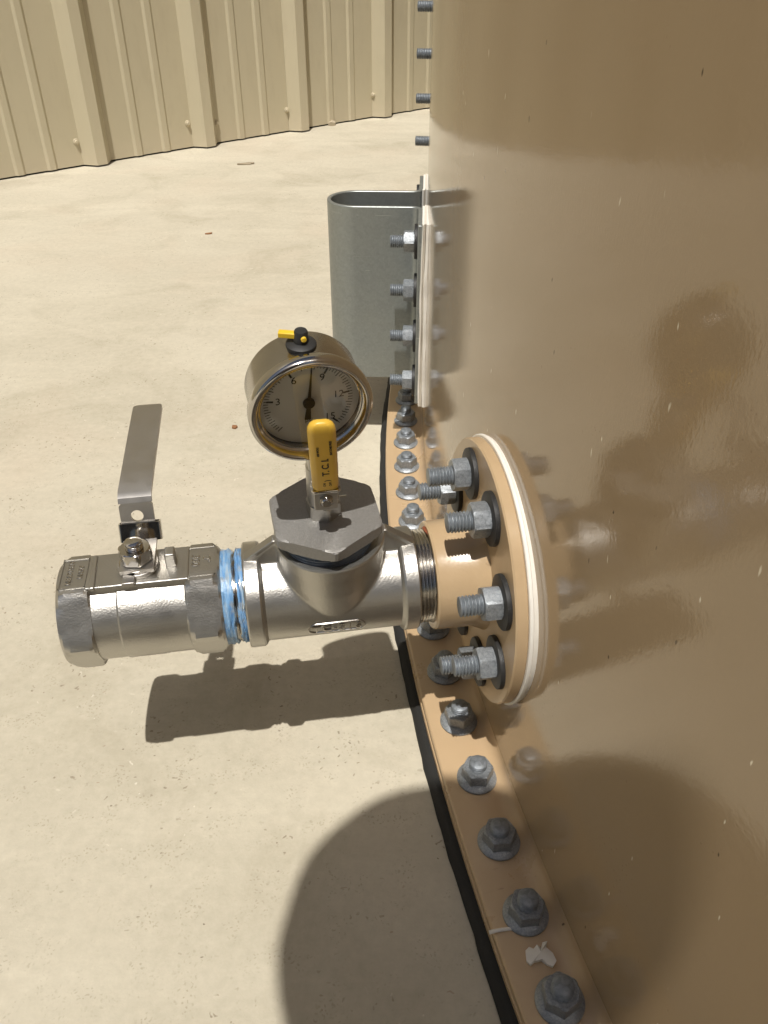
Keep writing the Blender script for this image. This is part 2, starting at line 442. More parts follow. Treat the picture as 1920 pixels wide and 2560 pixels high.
# seam bolts beyond the curve of the wall
sb = MB(); sb.lathe(thread(.0062, .0, .033, .0021, .0010), 28, True, AX_X); sb.hexa(.019, [(.0107, .0), (.0107, .0095), (.0095, .011)], 36, 0, 9, AX_X)
sbm = sb.mesh('seam_bolt', 40); sbm.materials.append(MT['galv'])
inv_t = Matrix.Translation((-TCX, -TCY, 0))
for i in range(9):
    link('seam_bolt', sbm, None, tank, inv_t @ tank_frame(-.165, RW - .001, .2700 + .0500 * i) @ Matrix.Rotation(i * 1.3, 4, 'X'))

# ------------------------------------------------------------------ hex nut / stud / washer set
def nut_set():
    a = MB(); a.lathe([(.0166, 0), (.0168, .0006), (.0166, .0028), (.0160, .0032)], 40, True, AX_X); w_ = a.mesh('washer', 40); w_.materials.append(MT['black'])
    a = MB(); a.hexa(.0190, [(.0100, .0032), (.0109, .0040), (.0109, .0126), (.0100, .0136)], 48, 0, 9, AX_X); h_ = a.mesh('hex_nut', 30); h_.materials.append(MT['galv_nut'])
    a = MB(); a.lathe(thread(.0063, .011, .0272, .00205, .0011), 36, True, AX_X); s_ = a.mesh('stud', 40); s_.materials.append(MT['galv'])
    return w_, h_, s_
WM, HM, STM = nut_set()
def put_nut(parent, mtx, rot=0., ext=0.):
    o = link('hex_nut', HM, None, parent, mtx @ Matrix.Rotation(rot, 4, 'X'))
    link('washer', WM, None, o); link('stud', STM, None, o, T(ext, 0, 0)); return o

# ------------------------------------------------------------------ nozzle flange
noz = empty('pipe_nozzle', NZ, 'tan painted round pipe nozzle bolted to the tank wall through a white gasket', 'nozzle')
PS = .0108      # plate front
mb = MB(); mb.lathe_loop([(.036, .0032), (.0862, .0032), (.0869, .0040), (.0869, .0098), (.0860, PS), (.036, PS)], 120, AX_X); mb.build('plate', 'nozzle', noz, 30)
mb = MB()
gl = []
for j in range(140):
    a = 2 * PI * j / 140; ro = .0884 + .0002 * wob(a * 3, 1) + (.0015 * math.exp(-((a - 4.75) / .25) ** 2))
    gl.append([(0 + x, r * math.cos(a), r * math.sin(a)) for x, r in ((-.003, .03), (-.003, ro - .0016), (.0004, ro - .0008), (.0010, ro), (.0026, ro), (.0031, ro - .0006), (.0031, .03))])
mb.rings(gl, True, False, None, True); mb.build('gasket', 'white', noz, 30)
mb = MB(); mb.lathe_loop([(.0300, .009), (.0400, .009), (.0375, PS + .004), (.0358, PS + .008), (.0354, .0425), (.0345, .0438), (.0312, .0438), (.0300, .0425)], 96, AX_X); mb.build('neck', 'nozzle', noz, 30)
# lumpy weld bead at the foot of the neck
rg = []
for j in range(160):
    a = 2 * PI * j / 160; b = .0042 + .0009 * math.sin(a * 34) * .6 + .0008 * wob(a * 6, 2)
    rg.append([(PS - .001, (.0352 + b) * math.cos(a), (.0352 + b) * math.sin(a)), (PS + b * .35, (.0352 + b * .72) * math.cos(a), (.0352 + b * .72) * math.sin(a)),
               (PS + b * .8, (.0352 + b * .35) * math.cos(a), (.0352 + b * .35) * math.sin(a)), (PS + b, .0350 * math.cos(a), .0350 * math.sin(a)), (PS - .001, .0345 * math.cos(a), .0345 * math.sin(a))])
mb = MB(); mb.rings(rg, True, False, None, True); mb.build('weld_bead', 'nozzle', noz, 60)
RBN = .0645
for i in range(8):
    a = R(22.5 + 45 * i)
    put_nut(noz, T(PS, RBN * math.cos(a), RBN * math.sin(a)), [.15, .62, .3, .9, .5, .2, .75, .4][i], [0, .001, .002, 0, -.001, .001, .0, .001][i])
mb = MB(); rg = []
for j in range(9):
    a = R(94 + j * 3.2); k_ = math.sin(PI * (j + .5) / 9) * .0016
    rg.append([(.0436 + dx * k_, (.0318 + dr * k_) * math.cos(a), (.0318 + dr * k_) * math.sin(a)) for dx, dr in ((0, -1), (1, -.4), (1.3, .4), (.4, 1), (-.6, .4))])
mb.rings(rg, True, True); mb.build('sealant_bead', 'rust', noz, 60)

# ------------------------------------------------------------------ pipe tee
SC = .1065
LEAN = Matrix.Rotation(-.13, 4, 'X')       # the tee is screwed up a little short of plumb
TM = NZ @ T(SC, 0, 0) @ LEAN
tee = empty('pipe_tee', TM, 'cast stainless pipe tee with hexagonal plug on top, screwed to the tan nozzle', 'pipe fitting')
RR = .0303
mb = MB()
mb.lathe([(RR, -.050), (RR, .050)], 72, True, AX_X)
mb.lathe([(.0290, -.006), (.0303, .006), (.0320, .024), (.0324, .047)], 72, True)
mb.lathe([(.0315, -.0318), (.0315, .0)], 8, True, Matrix.Scale(.001, 4))
for sgn in (-1, 1):     # gusset webs along the top of the run
    pts = [(0, .022), (sgn * .0490, .022), (sgn * .0490, .0335), (sgn * .033, .0470), (0, .0470)]
    if sgn < 0: pts = pts[::-1]
    mb.prism(pts, -.0034, .0034, frame((0, 0, 0), (1, 0, 0), (0, 0, 1), (0, -1, 0)))
body = mb.build('body', 'steel', tee, 180)
for sgn in (-1, 1):
    pts = [(sgn * .0320, .0310), (sgn * .0528, .0310), (sgn * .0528, .0338), (sgn * .0345, .0478), (sgn * .0320, .0478)]
    if sgn < 0: pts = pts[::-1]
    gs = MB(); gs.prism(pts, -.0030, .0030, frame((0, 0, 0), (1, 0, 0), (0, 0, 1), (0, -1, 0))); bevel(gs.build('gusset', 'steel', tee), .0006)
m = body.modifiers.new('remesh', 'REMESH'); m.mode = 'VOXEL'; m.voxel_size = .0009; m.use_smooth_shade = True
m = body.modifiers.new('smooth', 'SMOOTH'); m.iterations = 7; m.factor = .5
for sgn in (-1, 1):
    x0, x1 = (.0435, .0540) if sgn > 0 else (-.0528, -.0425)
    mb = MB(); e = .0010
    if sgn > 0: pr = [(.0270, x0 + .006), (RR - .0004, x0 - .0015), (.0333 - .0006, x0 + .0004), (.0334, x0 + .0016), (.0334, x1 - e), (.0326, x1), (.0298, x1), (.0285, x1 - .003)]
    else: pr = [(.0270, x1 - .006), (.0285, x0 + .003), (.0298, x0), (.0326, x0), (.0334, x0 + e), (.0334, x1 - .0016), (.0333 - .0006, x1 - .0004), (RR - .0004, x1 + .0015)]
    mb.lathe_loop(pr, 96, AX_X); mb.build('end_collar', 'steel', tee, 25)
mb = MB(); mb.lathe_loop([(.0285, .038), (.0318, .038), (.0332, .0392), (.0334, .0474), (.0328, .0484), (.0298, .0484), (.0288, .045)], 96); mb.build('branch_collar', 'steel', tee, 25)
mb = MB(); mb.lathe([(.0285, 0)] + thread(.0303, .0004, .0125, .0022, .0011, .0005), 72, True, frame((-.0515, 0, 0), (0, -1, 0), (0, 0, 1), (-1, 0, 0)))
mb.build('thread', 'thread', tee, 40)
# raised cast mark, wrapped round the run
def wrap(me, r, phi0):
    for v in me.vertices:
        x, y, z = v.co; ph = phi0 + y / r; v.co = (-x, (r + z) * math.cos(ph), (r + z) * math.sin(ph))
    me.flip_normals(); return me
PH = R(-10)
me = wrap(text_mesh('cast_lettering', 'TC-316', .0092, .0008, 'CENTER', 1.10), RR + .0002, PH); link('cast_lettering', me, 'thread', tee)
mb = MB(); rg = []
for j in range(72):
    a = 2 * PI * j / 72; hx, hy = .0125, .0050
    cx_ = (hx if math.cos(a) >= 0 else -hx); px = cx_ + hy * math.cos(a); py = hy * math.sin(a)
    def pt(d, z):
        ph = PH + (py + d * math.sin(a)) / RR; return (-(px + d * math.cos(a)), (RR + z) * math.cos(ph), (RR + z) * math.sin(ph))
    rg.append([pt(-.0004, -.0003), pt(-.0001, .0007), pt(.0003, .0007), pt(.0006, -.0003)])
mb.rings(rg, True, False, None, True); mb.build('cast_border', 'thread', tee, 60)

# ------------------------------------------------------------------ hex reducing plug
plug = empty('hex_plug', TM @ T(.0020, 0, 0), 'grey hexagonal reducing plug screwed into the top of the tee', 'pipe plug')
ph = PI / 2 - .4557 + PI / 6 - PI / 2
mb = MB(); mb.hexa(.0620, [(.0325, .0572), (.0346, .0583), (.0353, .0592), (.0353, .0645), (.0345, .0652), (.0322, .0658)], 120, ph); o = mb.build('hex_head', 'steel_dark', plug, 20)
mb = MB(); mb.lathe([(.0270, .040)] + thread(.0286, .044, .059, .0022, .0012), 72); mb.build('thread', 'blue_steel', plug, 40)

# ------------------------------------------------------------------ sealed nipple between tee and valve
nip = empty('pipe_nipple', NZ @ T(.1605, 0, 0), 'threaded pipe nipple wrapped in blue thread sealant between tee and valve', 'pipe nipple')
mb = MB(); mb.lathe([(.0270, -.004)] + thread(.0292, -.003, .0190, .0021, .0010, .0005), 72, True, AX_X); mb.build('thread', 'thread', nip, 40)
def tape_ring(x0, x1, r, seed, n=120, m=9, tilt=0.):
    rg = []
    for j in range(n):
        a = 2 * PI * j / n; ring = []
        e0 = x0 + .0009 * wob(a * 5, seed) + tilt * math.cos(a - 1); e1 = x1 + .0007 * wob(a * 4, seed + 3) + tilt * .4 * math.cos(a - 1)
        for i in range(m):
            u = i / (m - 1); rr = r + .0005 * wob(a * 7 + i * 1.7, seed) + .0005 * math.sin(i * 2.6 + a) - (.0014 if i in (0, m - 1) else 0)
            ring.append((e0 + (e1 - e0) * u, rr * math.cos(a), rr * math.sin(a)))
        ring += [(e1, .0270 * math.cos(a), .0270 * math.sin(a)), (e0, .0270 * math.cos(a), .0270 * math.sin(a))]
        rg.append(ring)
    return MB().rings(rg, True, False, None, True)
tape_ring(.0060, .0162, .0298, 1., tilt=.0006).build('sealant_tape', 'tape', nip, 60)
tape_ring(-.0008, .0046, .0296, 5., tilt=.0009).build('sealant_tape', 'tape', nip, 60)
mb = MB(); mb.prism([(.000, -.004), (.0045, -.0015), (.0062, .003), (.004, .0052), (-.001, .0035)], .0, .0006, T(-.0005, -.026, .0148) @ Matrix.Rotation(.9, 4, 'X')); mb.build('tape_flap', 'white', nip)

# ------------------------------------------------------------------ ball valve
VS = .222
val = empty('ball_valve', NZ @ T(VS, 0, 0), 'large stainless ball valve with bare bent metal lever at the open pipe end', 'valve')
AF = .0612
mb = MB(); mb.lathe([(.0306, -.032), (.0306, -.012), (.0309, -.011), (.0309, .012), (.0302, .013), (.0302, .030)], 96, True, AX_X); mb.build('body', 'steel', val, 30)
mb = MB(); mb.box((-.030, -.0158, .018), (.030, .0158, .0312)); bevel(mb.build('top_pad', 'steel', val), .0009, 3)
def hex_end(x0, x1, outer_left):
    mb = MB(); r = .0352
    pr = [(.0305, x0), (.0325, x0 + .0015), (r, x0 + .0042), (r, x1 - .0042), (.0325, x1 - .0012), (.0305, x1)]
    if outer_left: pr = [(.0312, x0), (.0335, x0 + .0010), (r, x0 + .003), (r, x1 - .0055), (.0330, x1 - .002), (.0308, x1)]
    mb.hexa(AF, pr, 120, PI / 2, .03505, frame((0, 0, 0), (0, 1, 0), (0, 0, 1), (1, 0, 0)))
    return mb.build('hex_end', 'steel', val, 22)
hex_end(-.0480, -.0265, False); hex_end(.0275, .0470, True)
# raised cast pads and lettering
for (x0, x1, lines) in ((-.0455, -.0285, (('2"', -.0402, .0068), ('300', -.0335, .0072))), (.0300, .0452, (('ASTM', .0340, .0048), ('A351CF8M', .0402, .0048)))):
    mb = MB(); a0 = .0138
    for lo, hi in (((x0, -a0, 0), (x1, -a0 + .0006, .0004)), ((x0, a0 - .0006, 0), (x1, a0, .0004)), ((x0, -a0, 0), (x0 + .0006, a0, .0004)), ((x1 - .0006, -a0, 0), (x1, a0, .0004))):
        mb.box((lo[0], lo[1], .0304), (hi[0], hi[1], .03125 if x0 > 0 else .03110))
    mb.build('cast_frame', 'steel', val)
    for body_, x, size in lines:
        me = text_mesh('cast_lettering', body_, size, .0003)
        link('cast_lettering', me, 'thread', val, frame((x, -.001, .0308), (0, 1, 0), (-1, 0, 0), (0, 0, 1)))
# diagonal notch rib and stop lug
mb = MB(); mb.box((.0245, -.0150, .0300), (.0275, .0165, .0326), Matrix.Rotation(.04, 4, 'Z')); bevel(mb.build('stop_rib', 'steel', val), .0006)
mb = MB(); mb.box((-.0225, -.0050, .0300), (-.0165, .0035, .0405)); bevel(mb.build('stop_lug', 'steel', val), .0008)
# stem stack
mb = MB(); pts = []
for j in range(40):
    a = 2 * PI * j / 40; r = .0125
    pts.append((r * math.cos(a), r * math.sin(a)))
mb.prism(pts, .0312, .0342); mb.box((.0005, .009, .0312), (.0080, .0185, .0342)); bevel(mb.build('stop_plate', 'steel_fine', val), .0005)
mb = MB(); mb.lathe([(.0108, .0342), (.0108, .0356), (.0090, .0362)], 40); mb.build('spring_washer', 'steel_pol', val)
LZ = .0358
mb = MB(); mb.hexa(.0178, [(.0096, LZ + .0022), (.0103, LZ + .0032), (.0103, LZ + .0085), (.0096, LZ + .0098), (.0086, LZ + .0103)], 60, .35); mb.build('lever_nut', 'steel_pol', val, 25)
mb = MB(); mb.lathe([(.0045, .03), (.0052, LZ + .009)] + thread(.0054, LZ + .0090, LZ + .0150, .0017, .0007, .0010) + [(.0030, LZ + .0154)], 36); mb.build('stem', 'steel_pol', val, 40)
# lever : a bent strip, running away from the camera (-y)
path = [(.0105, LZ), (-.0205, LZ), (-.0222, LZ + .0006), (-.0231, LZ + .0022), (-.0247, LZ + .0060), (-.0293, LZ + .0224), (-.0305, LZ + .0248), (-.0340, LZ + .0264), (-.060, LZ + .0272), (-.100, LZ + .0280), (-.1390, LZ + .0283), (-.1418, LZ + .0279), (-.1440, LZ + .0271), (-.1452, LZ + .0264)]
def wdt(i): return [.0098] + [.0101] * 9 + [.0101, .0092, .0070, .0036]
_w = wdt(0)
def wdt(i): return _w[i]
LEVX = -.0006
def lever_strip(i0, i1, th=.0026):
    mb = MB(); rg = []
    for i in range(i0, i1):
        y, z = path[i]
        y0, z0 = path[max(i - 1, 0)]; y1, z1 = path[min(i + 1, len(path) - 1)]
        d = Vector((0, y1 - y0, z1 - z0)).normalized(); nrm = Vector((0, -d.z, d.y)); nrm = nrm if nrm.z > 0 else -nrm
        h = wdt(i); xo = LEVX + (.0 if y > -.034 else (y + .034) * .012)
        c = Vector((xo, y, z)); rg.append([tuple(c + Vector((sx * h, 0, 0)) + nrm * sz * th / 2) for sx, sz in ((-1, -1), (1, -1), (1, 1), (-1, 1))])
    return mb.rings(rg, True, True)
lev = lever_strip(0, 5)
# sloping piece with the round hole: ring of quads between hole and outline
def slope_piece(mb, i0, i1, hole_r, th=.0026):
    (ya, za), (yb, zb) = path[i0], path[i1]
    d = Vector((0, yb - ya, zb - za)); Ls = d.length; d.normalize(); nrm = Vector((0, -d.z, d.y)); nrm = nrm if nrm.z > 0 else -nrm
    o = Vector((LEVX, ya, za)); n = 32; top = []; 
    vs = []; fs = []
    for j in range(n):
        a = 2 * PI * j / n; ca, sa = math.cos(a), math.sin(a)
        k = min(.0101 / max(abs(ca), 1e-6), (Ls / 2) / max(abs(sa), 1e-6))
        for q in (hole_r, k):
            p = o + Vector((q * ca, 0, 0)) + d * (Ls / 2 + q * sa)
            vs.append(p + nrm * th / 2); vs.append(p - nrm * th / 2)
    for j in range(n):
        a, b = 4 * j, 4 * ((j + 1) % n)
        fs += [(a, a + 2, b + 2, b), (a + 1, b + 1, b + 3, a + 3), (a, b, b + 1, a + 1), (a + 2, a + 3, b + 3, b + 2)]
    mb.add(vs, fs, True)
# pin the slope between stations 4 and 5 exactly to the strip's end sections
path2 = path
lev2 = MB(); slope_piece(lev2, 4, 5, .0038)
lev3 = lever_strip(5, len(path))
full = MB(); full.v = lev.v + lev2.v + lev3.v
o1, o2 = len(lev.v), len(lev.v) + len(lev2.v)
full.f = lev.f + [tuple(i + o1 for i in f) for f in lev2.f] + [tuple(i + o2 for i in f) for f in lev3.f]; full.sm = [True] * len(full.f)
full.build('lever', 'steel_fine', val, 30)
# sliding lock sleeve round the lever
(ya, za), (yb, zb) = path[3], path[4]
dv = Vector((0, yb - ya, zb - za)).normalized(); nv = Vector((0, -dv.z, dv.y)); nv = nv if nv.z > 0 else -nv
CL = frame(Vector((LEVX - .0006, ya, za)) + dv * .0006, (1, 0, 0), tuple(dv), tuple(nv * (1 if Vector((1, 0, 0)).cross(dv).dot(nv) > 0 else -1)))
mb = MB()
def rr_ring(hx, hz, y, rad=.0012):
    out = []
    for sx, sz, a0 in ((1, 1, 0), (-1, 1, PI / 2), (-1, -1, PI), (1, -1, 1.5 * PI)):
        for q in range(5):
            a = a0 + q / 4 * PI / 2; out.append((sx * (hx - rad) + rad * math.cos(a), y, sz * (hz - rad) + rad * math.sin(a)))
    return out
mb.rings([rr_ring(.0127, .0032, -.0040), rr_ring(.0127, .0032, .0075), rr_ring(.0119, .0024, .0075), rr_ring(.0119, .0024, -.0040)], True, False, CL, True)
mb.build('lock_sleeve', 'steel_pol', val, 40)

# ------------------------------------------------------------------ small gauge valve with yellow lever
gv = empty('gauge_valve', TM @ T(.0028, 0, .0655), 'small gauge valve with yellow sleeved upright lever, in front of the dial', 'valve')
mb = MB(); mb.hexa(.0185, [(.0105, 0), (.0106, .0012), (.0106, .0085), (.0098, .0096)], 48, .2); mb.lathe([(.0088, .0090), (.0092, .011), (.0092, .036), (.0080, .038)], 36); mb.hexa(.0165, [(.0095, .037), (.0095, .046), (.0085, .0475)], 48, .1)
mb.build('body', 'steel', gv, 25)
mb = MB(); AY = frame((0, 0, .0285), (1, 0, 0), (0, 0, -1), (0, 1, 0)); mb.lathe([(.0070, 0), (.0070, .0165), (.0060, .018)], 32, True, AY); mb.build('stem_boss', 'steel', gv)
LY = .0195
mb = MB(); mb.lathe([(.0030, .015), (.0030, .0240), (.0024, .0247)], 24, True, AY); mb.hexa(.0070, [(.0040, .0210), (.0040, .0232), (.0035, .0238)], 36, 0, 9, AY); mb.build('stem_nut', 'steel_pol', gv, 30)
mb = MB(); mb.rings([[(x, LY + dy, z) for x, dy in ((-h, 0), (h, 0), (h, .0016), (-h, .0016))] for h, z in ((.0056, .0205), (.0066, .0218), (.0066, .0345), (.0078, .0360), (.0078, .042))], True, True); bevel(mb.build('lever_plate', 'steel_fine', gv), .0004)
mb = MB(); mb.box((-.0112, LY + .0004, .0285), (-.0064, LY + .0012, .0296)); mb.build('lock_tab', 'steel_pol', gv)
def grip_ring(hx, hy, c, rad):
    out = []
    for sx, sy, a0 in ((1, 1, 0), (-1, 1, PI / 2), (-1, -1, PI), (1, -1, 1.5 * PI)):
        for q in range(7):
            a = a0 + q / 6 * PI / 2; out.append((c[0] + sx * (hx - rad) + rad * math.cos(a), c[1] + sy * (hy - rad) + rad * math.sin(a), c[2]))
    return out
Zs = [(0.0372, 0.0064, 0.003), (0.03764, 0.0069, 0.0036), (0.03942, 0.0071, 0.0038), (0.05474, 0.0071, 0.0036), (0.0725, 0.0072, 0.0035), (0.08415, 0.0072, 0.0035), (0.08693, 0.0068, 0.0034), (0.08893, 0.006, 0.003), (0.09026, 0.0046, 0.0024), (0.09104, 0.0026, 0.0014), (0.09126, 0.0008, 0.0006)]
def gy(z): return LY + .0008 + (z - .0375) * .24
mb = MB(); mb.rings([grip_ring(hx, hy, ((z - .0375) * .04, gy(z), z), min(hy * .98, .0034)) for z, hx, hy in Zs], True, True)
grip = mb.build('yellow_grip', 'yellow', gv, 80)
mb = MB(); mb.rings([grip_ring(hx, hy, (0, LY + .0008, z), .002) for z, hx, hy in ((.0358, .0078, .0040), (.0366, .0080, .0044), (.0374, .0078, .0041))], True, True); mb.build('grip_collar', 'steel_pol', gv, 60)
# printed lettering on the grip: reads upwards
def on_grip(body_, size, x, z, sp=1.):
    me = text_mesh('printed_lettering', body_, size, .00006, 'LEFT', sp, size * .025)
    for v in me.vertices:
        lx, ly, lz = v.co
        zz = z + lx; v.co = (x + ly + (zz - .0375) * .04, gy(zz) + .00362 + lz + .00012, zz)
    me.flip_normals() if False else None
    link('printed_lettering', me, 'ink', grip)
# text x runs up (+z), text up runs to the image left (= +x local)
on_grip('T. C. I.', .0052, -.0006, .0505, 1.0)
on_grip('600 WOG', .0017, .0028, .0670)
on_grip('SILICONE FREE', .0017, -.0038, .0675)
on_grip('ON', .0020, .0006, .0412); on_grip('OFF', .0020, -.0026, .0412); on_grip(')', .0038, -.0010, .0456)

# ------------------------------------------------------------------ pressure gauge
e_ = NZ.to_3x3() @ Vector((0, 1, 0)); n_ = NZ.to_3x3() @ Vector((1, 0, 0)); zv = Vector((0, 0, 1))
yaw, tilt = -.123, -.1775
N = ((e_ * math.cos(yaw) + n_ * math.sin(yaw)) * math.cos(tilt) + zv * math.sin(tilt)).normalized()
Ux = zv.cross(N).normalized(); Wy = N.cross(Ux)
GM = frame(NZ @ Vector((.1141, .0383, .1468)), Ux, Wy, N) @ Matrix.Scale(.935, 4)
gau = empty('pressure_gauge', GM, 'round stainless pressure gauge with pale dial marked up to 15, above the tee', 'gauge')
RO = .0342
mb = MB(); mb.lathe([(.0120, -.0330), (.0290, -.0330), (.0312, -.0318), (.0318, -.0300), (.0318, -.0080), (.0296, -.0085), (.0290, -.0140)], 96, True); mb.build('case', 'steel_case', gau, 25)
mb = MB(); mb.lathe_loop([(.0316, -.0085), (.0336, -.0082), (.0342, -.0070), (.0342, -.0022), (.0334, -.0006), (.0318, .0000), (.0300, -.0008), (.0286, -.0026), (.0278, -.0034), (.0272, -.0050), (.0300, -.0060)], 120); mb.build('bezel', 'steel_pol', gau, 50)
mb = MB(); mb.lathe([(.0285, -.0118), (.0285, -.0108)], 72, True); dial = mb.build('dial', 'dial', gau)
mb = MB(); mb.add([(.0276 * math.cos(2 * PI * j / 72), .0276 * math.sin(2 * PI * j / 72), -.0046) for j in range(72)], [tuple(range(72))], False); mb.build('glass', 'glass', gau)
DZ = -.01065
mb = MB()
def tick(v, r0, r1, wd):
    a = R(-135 + v * 18); mb.box((-wd / 2, r0, DZ - .0001), (wd / 2, r1, DZ + .00005), Matrix.Rotation(-a, 4, 'Z'))
for i in range(0, 61):
    v = i / 4
    if i % 12 == 0 and i > 0: tick(v, .0196, .0232, .0011); tick(v, .0232, .0248, .0004)
    elif i % 4 == 0: tick(v, .0212, .0248, .00042)
    else: tick(v, .0222, .0248, .00036)
mb.build('scale_marks', 'ink', dial)
for v in (3, 6, 9, 12, 15):
    a = R(-135 + v * 18); r = .0170
    me = text_mesh('numeral', str(v), .0064, .00004); link('numeral', me, 'ink', dial, T(r * math.sin(a), r * math.cos(a), DZ))
me = text_mesh('numeral', 'psi', .0040, .00004); link('unit_mark', me, 'ink', dial, T(0, -.0125, DZ))
NA = R(-135 + 7.75 * 18)
mb = MB(); rot = Matrix.Rotation(-NA, 4, 'Z')
mb.prism([(-.0010, 0), (.0010, 0), (.00025, .0235), (-.00025, .0235)], -.0095, -.0091, rot); mb.prism([(-.0010, 0), (-.0018, -.011), (.0018, -.011), (.0010, 0)], -.0096, -.0092, rot); mb.lathe([(.0033, -.0100), (.0033, -.0086), (.0028, -.0082)], 32)
mb.build('needle', 'ink', gau)
# stem under the case
AYD = frame((0, -.031, -.0190), (1, 0, 0), (0, 0, 1), (0, -1, 0))
mb = MB(); mb.hexa(.0140, [(.0080, -.003), (.0080, .0075), (.0072, .0085)], 36, 0, 9, AYD); mb.lathe([(.0062, .008), (.0062, .012)], 28, True, AYD); mb.build('stem', 'steel', gau, 30)
# rubber fill plug with yellow vent lever on top of the case
AYU = frame((-.0015, .0312, -.0190), (1, 0, 0), (0, 0, -1), (0, 1, 0))
mb = MB(); mb.lathe([(.0078, -.001), (.0082, .0006), (.0080, .0016), (.0066, .0024), (.0040, .0027), (.0036, .0086), (.0032, .0093)], 40, True, AYU); pl = mb.build('fill_plug', 'black', gau, 40)
mb = MB(); mb.box((-.0118, -.0019, .0048), (.0030, .0019, .0078), AYU @ Matrix.Rotation(-.35, 4, 'Z')); mb.lathe([(.0015, 0), (.0015, .0048)], 16, True, AYU @ frame((.0006, .0, .0062), (1, 0, 0), (0, 0, 1), (0, -1, 0))); bevel(mb.build('vent_lever', 'ylw2', pl), .0004)

# ------------------------------------------------------------------ galvanised channel bracket
TB = math.asin((TCY - .891) / RW)
BM = tank_frame(TB, 2.2752, 0)
brk = empty('channel_bracket', BM, 'galvanised U shaped channel bracket bolted upright on the tank wall', 'bracket')
Z0, Z1, TH = .081, .271, .0042
x0 = .0054                          # flange back face stand-off
def arc(cx, cy, r, a0, a1, n): return [(cx + r * math.cos(a0 + (a1 - a0) * i / n), cy + r * math.sin(a0 + (a1 - a0) * i / n)) for i in range(n + 1)]
def chan(off):
    """centre-line of the channel in plan, y = towards the camera"""
    hw = .0285; rb = .009; re = .0285
    p = [(x0 + TH / 2, .092)] 
    p += arc(x0 + TH / 2 + rb, hw + rb, rb, PI, 1.5 * PI, 6)
    p += arc(.1030 - re, 0, re, PI / 2, -PI / 2, 18)
    p += arc(x0 + TH / 2 + rb, -hw - rb, rb, PI / 2, PI, 6)
    p += [(x0 + TH / 2, -.092)]
    return p
cl = chan(0); L_ = []; R_ = []
for i, (x, y) in enumerate(cl):
    a = Vector(cl[max(i - 1, 0)]); b = Vector(cl[min(i + 1, len(cl) - 1)]); d = (b - a).normalized(); nn = Vector((-d.y, d.x))
    L_.append((x + nn.x * TH / 2, y + nn.y * TH / 2)); R_.append((x - nn.x * TH / 2, y - nn.y * TH / 2))
mb = MB(); nrow = 2
outer = L_ + R_[::-1]; nn_ = len(outer); m_ = len(cl)
vs = [(x, y, z) for z in (Z0, Z1) for x, y in outer]
fs = [(i, (i + 1) % nn_, nn_ + (i + 1) % nn_, nn_ + i) for i in range(nn_)]
for zo, rev in ((0, True), (nn_, False)):
    for i in range(m_ - 1):
        q = (zo + i, zo + i + 1, zo + nn_ - 2 - i, zo + nn_ - 1 - i); fs.append(q[::-1] if rev else q)
mb.add(vs, fs, True); bevel(mb.build('channel', 'galv_plate', brk, 35), .0009, 2, 50)
def wavy_strip(y0, y1, xa, xb, seed, z0, z1, amp=.0012, bolts=None):
    rg = []
    for j in range(61):
        z = z0 + (z1 - z0) * j / 60
        sq = .0
        for zb in (.1035, .1530, .2025, .2520): sq += math.exp(-((z - zb) / .010) ** 2)
        wv = amp * .7 * (wob(z * 30, seed)) - amp * .5 * sq
        xw = amp * .9 * (wob(z * 24, seed + 2) + .4)
        rg.append([(xa, y0, z), (xa, y1 + wv, z), (xa * .5 + xb * .5 + xw * .5, y1 + wv + .0022, z), (xb + xw, y1 + wv * .6 + .0012, z), (xb, y1 - .004, z), (xb, y0, z)])
    return MB().rings(rg, True, True)
for sgn in (1, -1):
    a, b = ((.030, .0925) if sgn > 0 else (-.0925, -.030))
    wavy_strip(a, b, .0034, .0055, 1 + sgn, Z0 - .002, Z1 + .001).build('gasket_strip', 'white', brk, 60)
    wavy_strip(a, b - .0004, .0018, .0033, 4 + sgn, Z0 - .002, Z1 + .002, .0008).build('gasket_strip', 'cream', brk, 60)
    wavy_strip(a, b, -.0030, .0017, 7 + sgn, Z0 - .0030, Z1 + .0015, .0012).build('gasket_strip', 'white', brk, 60)
for sgn in (1, -1):
    for i, zb in enumerate((.0992, .1505, .2000, .2495)):
        put_nut(brk, T(x0 + TH, sgn * .0715, zb), [.1, .55, .25, .7][i] + sgn, 0)

# ------------------------------------------------------------------ small debris
def debris(name, mat, loc, rz, pts, th, label, cat):
    mb = MB(); n = len(pts)
    top = [(x, y, th * (0.8 + .5 * wob(i * 2.1, len(name)))) for i, (x, y) in enumerate(pts)]
    bot = [(x * .96, y * .96, .0002) for x, y in pts]
    c = len(pts)
    vs = bot + top + [(sum(p[0] for p in pts) / n, sum(p[1] for p in pts) / n, th * 1.3)]
    fs = [tuple(reversed(range(n)))] + [(i, (i + 1) % n, n + (i + 1) % n, n + i) for i in range(n)] + [(n + i, n + (i + 1) % n, 2 * n) for i in range(n)]
    mb.add(vs, fs, True)
    return tag(mb.build(name, mat, None, 40, T(*loc) @ Matrix.Rotation(rz, 4, 'Z')), label, cat)
def gp(u, v, z=0.):
    x = (u - 960) / 2089.9; y = (1280 - v) / 2089.9; p = .62481
    d = Vector((x, math.cos(p) + y * math.sin(p), -math.sin(p) + y * math.cos(p))); t = (z - CAM_Z) / d.z
    return Vector((0, 0, CAM_Z)) + d * t
q = gp(618, 410); debris('wood_chip', 'wood', (q.x, q.y, 0), .05, [(-.021, -.004), (.012, -.005), (.014, .001), (.021, .002), (.021, .009), (.016, .010), (.013, .004), (-.020, .004)], .004, 'flat grey chip of wood lying on the slab near the siding', 'chip')
